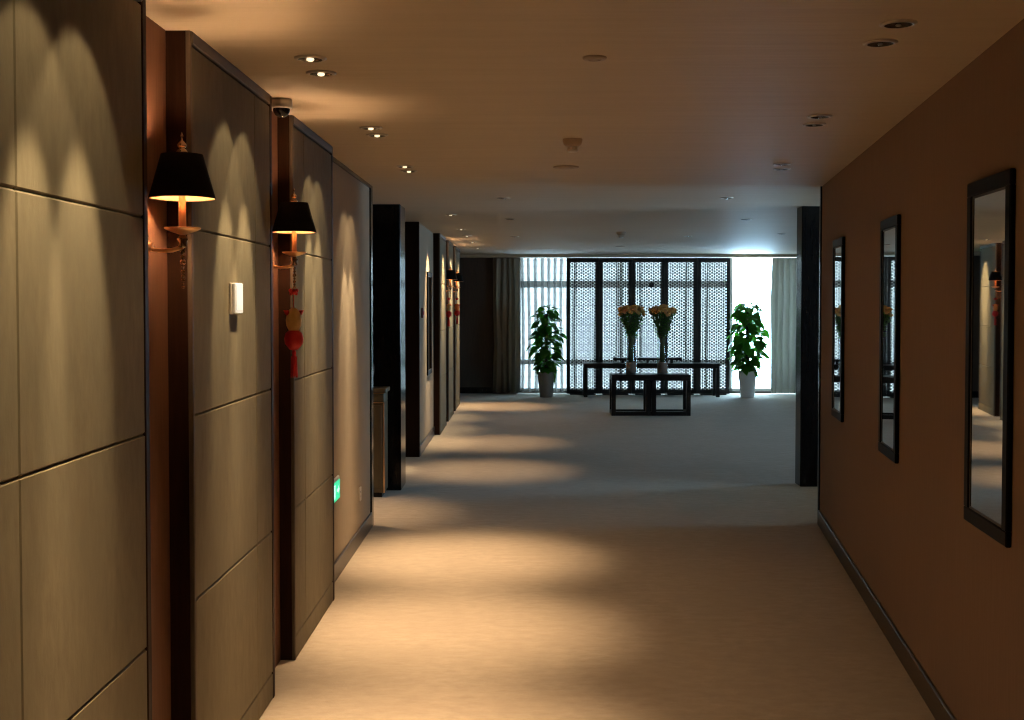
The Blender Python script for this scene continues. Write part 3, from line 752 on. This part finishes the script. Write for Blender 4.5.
# ------------------------------------------------------------------ curtains
def curtain(name, label, cat, x0, x1, y, z0, z1, wl, amp, mat, seed=0, flare=0.0, thick=.002):
    rnd = random.Random(seed); n = max(16, int((x1 - x0) / wl * 14)); b_ = MB()
    ph = [rnd.uniform(0, 6) for _ in range(4)]
    zs = [z0, z0 + (z1 - z0) * .35, z0 + (z1 - z0) * .7, z1 - .08, z1]
    vs = []
    for side in (0, thick):
        for zi, z in enumerate(zs):
            sp = 1 + flare * (1 - (z - z0) / (z1 - z0))
            for i in range(n + 1):
                u = i / n; xx = x0 + (x1 - x0) * u
                yy = amp * math.sin(2 * PI * (xx - x0) / wl + .6 * math.sin(u * 9 + ph[0])) + .3 * amp * math.sin(2 * PI * xx / wl * 1.9 + ph[1] + .25 * z)
                xm = x0 + (xx - x0) * sp + .12 * wl * math.sin(3 * z + ph[2] + 7 * u)
                vs.append((xm, y + yy * (.9 if zi < 4 else .75) + side, z))
    fs = []; row = n + 1; lay = row * len(zs)
    for j in range(len(zs) - 1):
        for i in range(n):
            a = j * row + i; fs.append((a, a + 1, a + row + 1, a + row)); c = lay + a; fs.append((c + row, c + row + 1, c + 1, c))
    if thick > .001:
        for i in range(n):
            fs.append((i, lay + i, lay + i + 1, i + 1)); a = lay - row + i; fs.append((a, a + 1, lay + a + 1, lay + a))
    o = MB().add(vs, fs, True).build(name, mat); tag(o, label, cat)
    return o
curtain('drape', 'dim beige floor-length drape hanging by the dark end wall', 'curtain', -.56, -.085, 21.50, .02, 2.44, .105, .045, M['drape'], 1)
curtain('drape', 'grey floor-length drape hanging beside the bright bare window', 'curtain', 4.40, 5.35, 21.50, .02, 2.44, .115, .05, M['drape_green'], 2)
# single-layer voile hanging in flat bays with a deep narrow pleat between them
def sheer(x0, x1, y, label, wf=1.0):
    rnd = random.Random(4); xs = []; x = x0
    while x < x1:
        w_ = rnd.uniform(.105, .135)
        bay = w_ * wf - w_ * .5
        for u, d in ((0, 0), (.2, .004), (.4, .003), (.50, 0), (.55, -.04), (.62, -.075), (.69, .03), (.76, -.06), (.83, .035), (.91, -.04)):
            xs.append((x + (u * bay / .5 if u <= .5 else bay + (u - .5) * w_ / (1 if wf == 1 else 2)), d * rnd.uniform(.75, 1.1)))
        x += w_ * wf
    zs = [.03, .5, .9, 1.4, 1.8, 2.2, 2.44]; vs = []
    for z in zs:
        for xx, d in xs: vs.append((xx + .012 * math.sin(1.7 * z + xx * 3), y + d, z))
    n = len(xs)
    fs = [(j * n + i, j * n + i + 1, (j + 1) * n + i + 1, (j + 1) * n + i) for j in range(len(zs) - 1) for i in range(n - 1)]
    o = MB().add(vs, fs, False).build('sheer_curtain', M['sheer']); tag(o, label, 'curtain')
sheer(-.12, .92, 21.66, 'white see-through pleated voile behind the plant in the grey pot')
sheer(.93, 3.66, 21.66, 'flatter see-through voile seen through the black lattice screen', 3.4)

# ------------------------------------------------------------------ daylight
wd = bpy.data.worlds.new('World'); scene.world = wd; wd.use_nodes = True
nt = wd.node_tree; bg = nt.nodes['Background']
bg.inputs['Color'].default_value = (.48, .75, 1.0, 1); bg.inputs['Strength'].default_value = 28.0
def portal(name, loc, rot, sx, sy):
    l = bpy.data.lights.new(name, 'AREA'); l.shape = 'RECTANGLE'; l.size = sx; l.size_y = sy; l.cycles.is_portal = True
    o = bpy.data.objects.new(name, l); COL.objects.link(o); o.location = loc; o.rotation_euler = rot
portal('window_portal', ((WX0 + WX1) / 2, YE + .15, H / 2), (-PI / 2, 0, 0), WX1 - WX0, H)
portal('window_portal', (8.72, 12.95, 1.5), (0, PI / 2, 0), 2.0, 1.1)  # sampling portal of the added lobby window
portal('window_portal', (5.34, 9.8, 1.5), (0, PI / 2, 0), 2.0, 1.7)

# ------------------------------------------------------------------ camera
cam = bpy.data.cameras.new('camera'); co = bpy.data.objects.new('camera', cam); COL.objects.link(co)
cam.sensor_width = 36; cam.lens = 1200 / 1024 * 36; cam.shift_y = -22 / 1024
cam.clip_start = .05; cam.clip_end = 200
co.location = (0, 0, EYE); co.rotation_euler = (PI / 2 - .030, 0, .0105)
scene.camera = co
vs_ = scene.view_settings; vs_.view_transform = 'Standard'; vs_.look = 'None'; vs_.gamma = 1; vs_.use_curve_mapping = False
vs_.exposure = 0.0
cy = scene.cycles
cy.use_denoising = True; cy.filter_width = 1.15; cy.max_bounces = 10; cy.diffuse_bounces = 6; cy.glossy_bounces = 5; cy.transparent_max_bounces = 16
cy.caustics_reflective = False; cy.caustics_refractive = False; cy.sample_clamp_indirect = 6
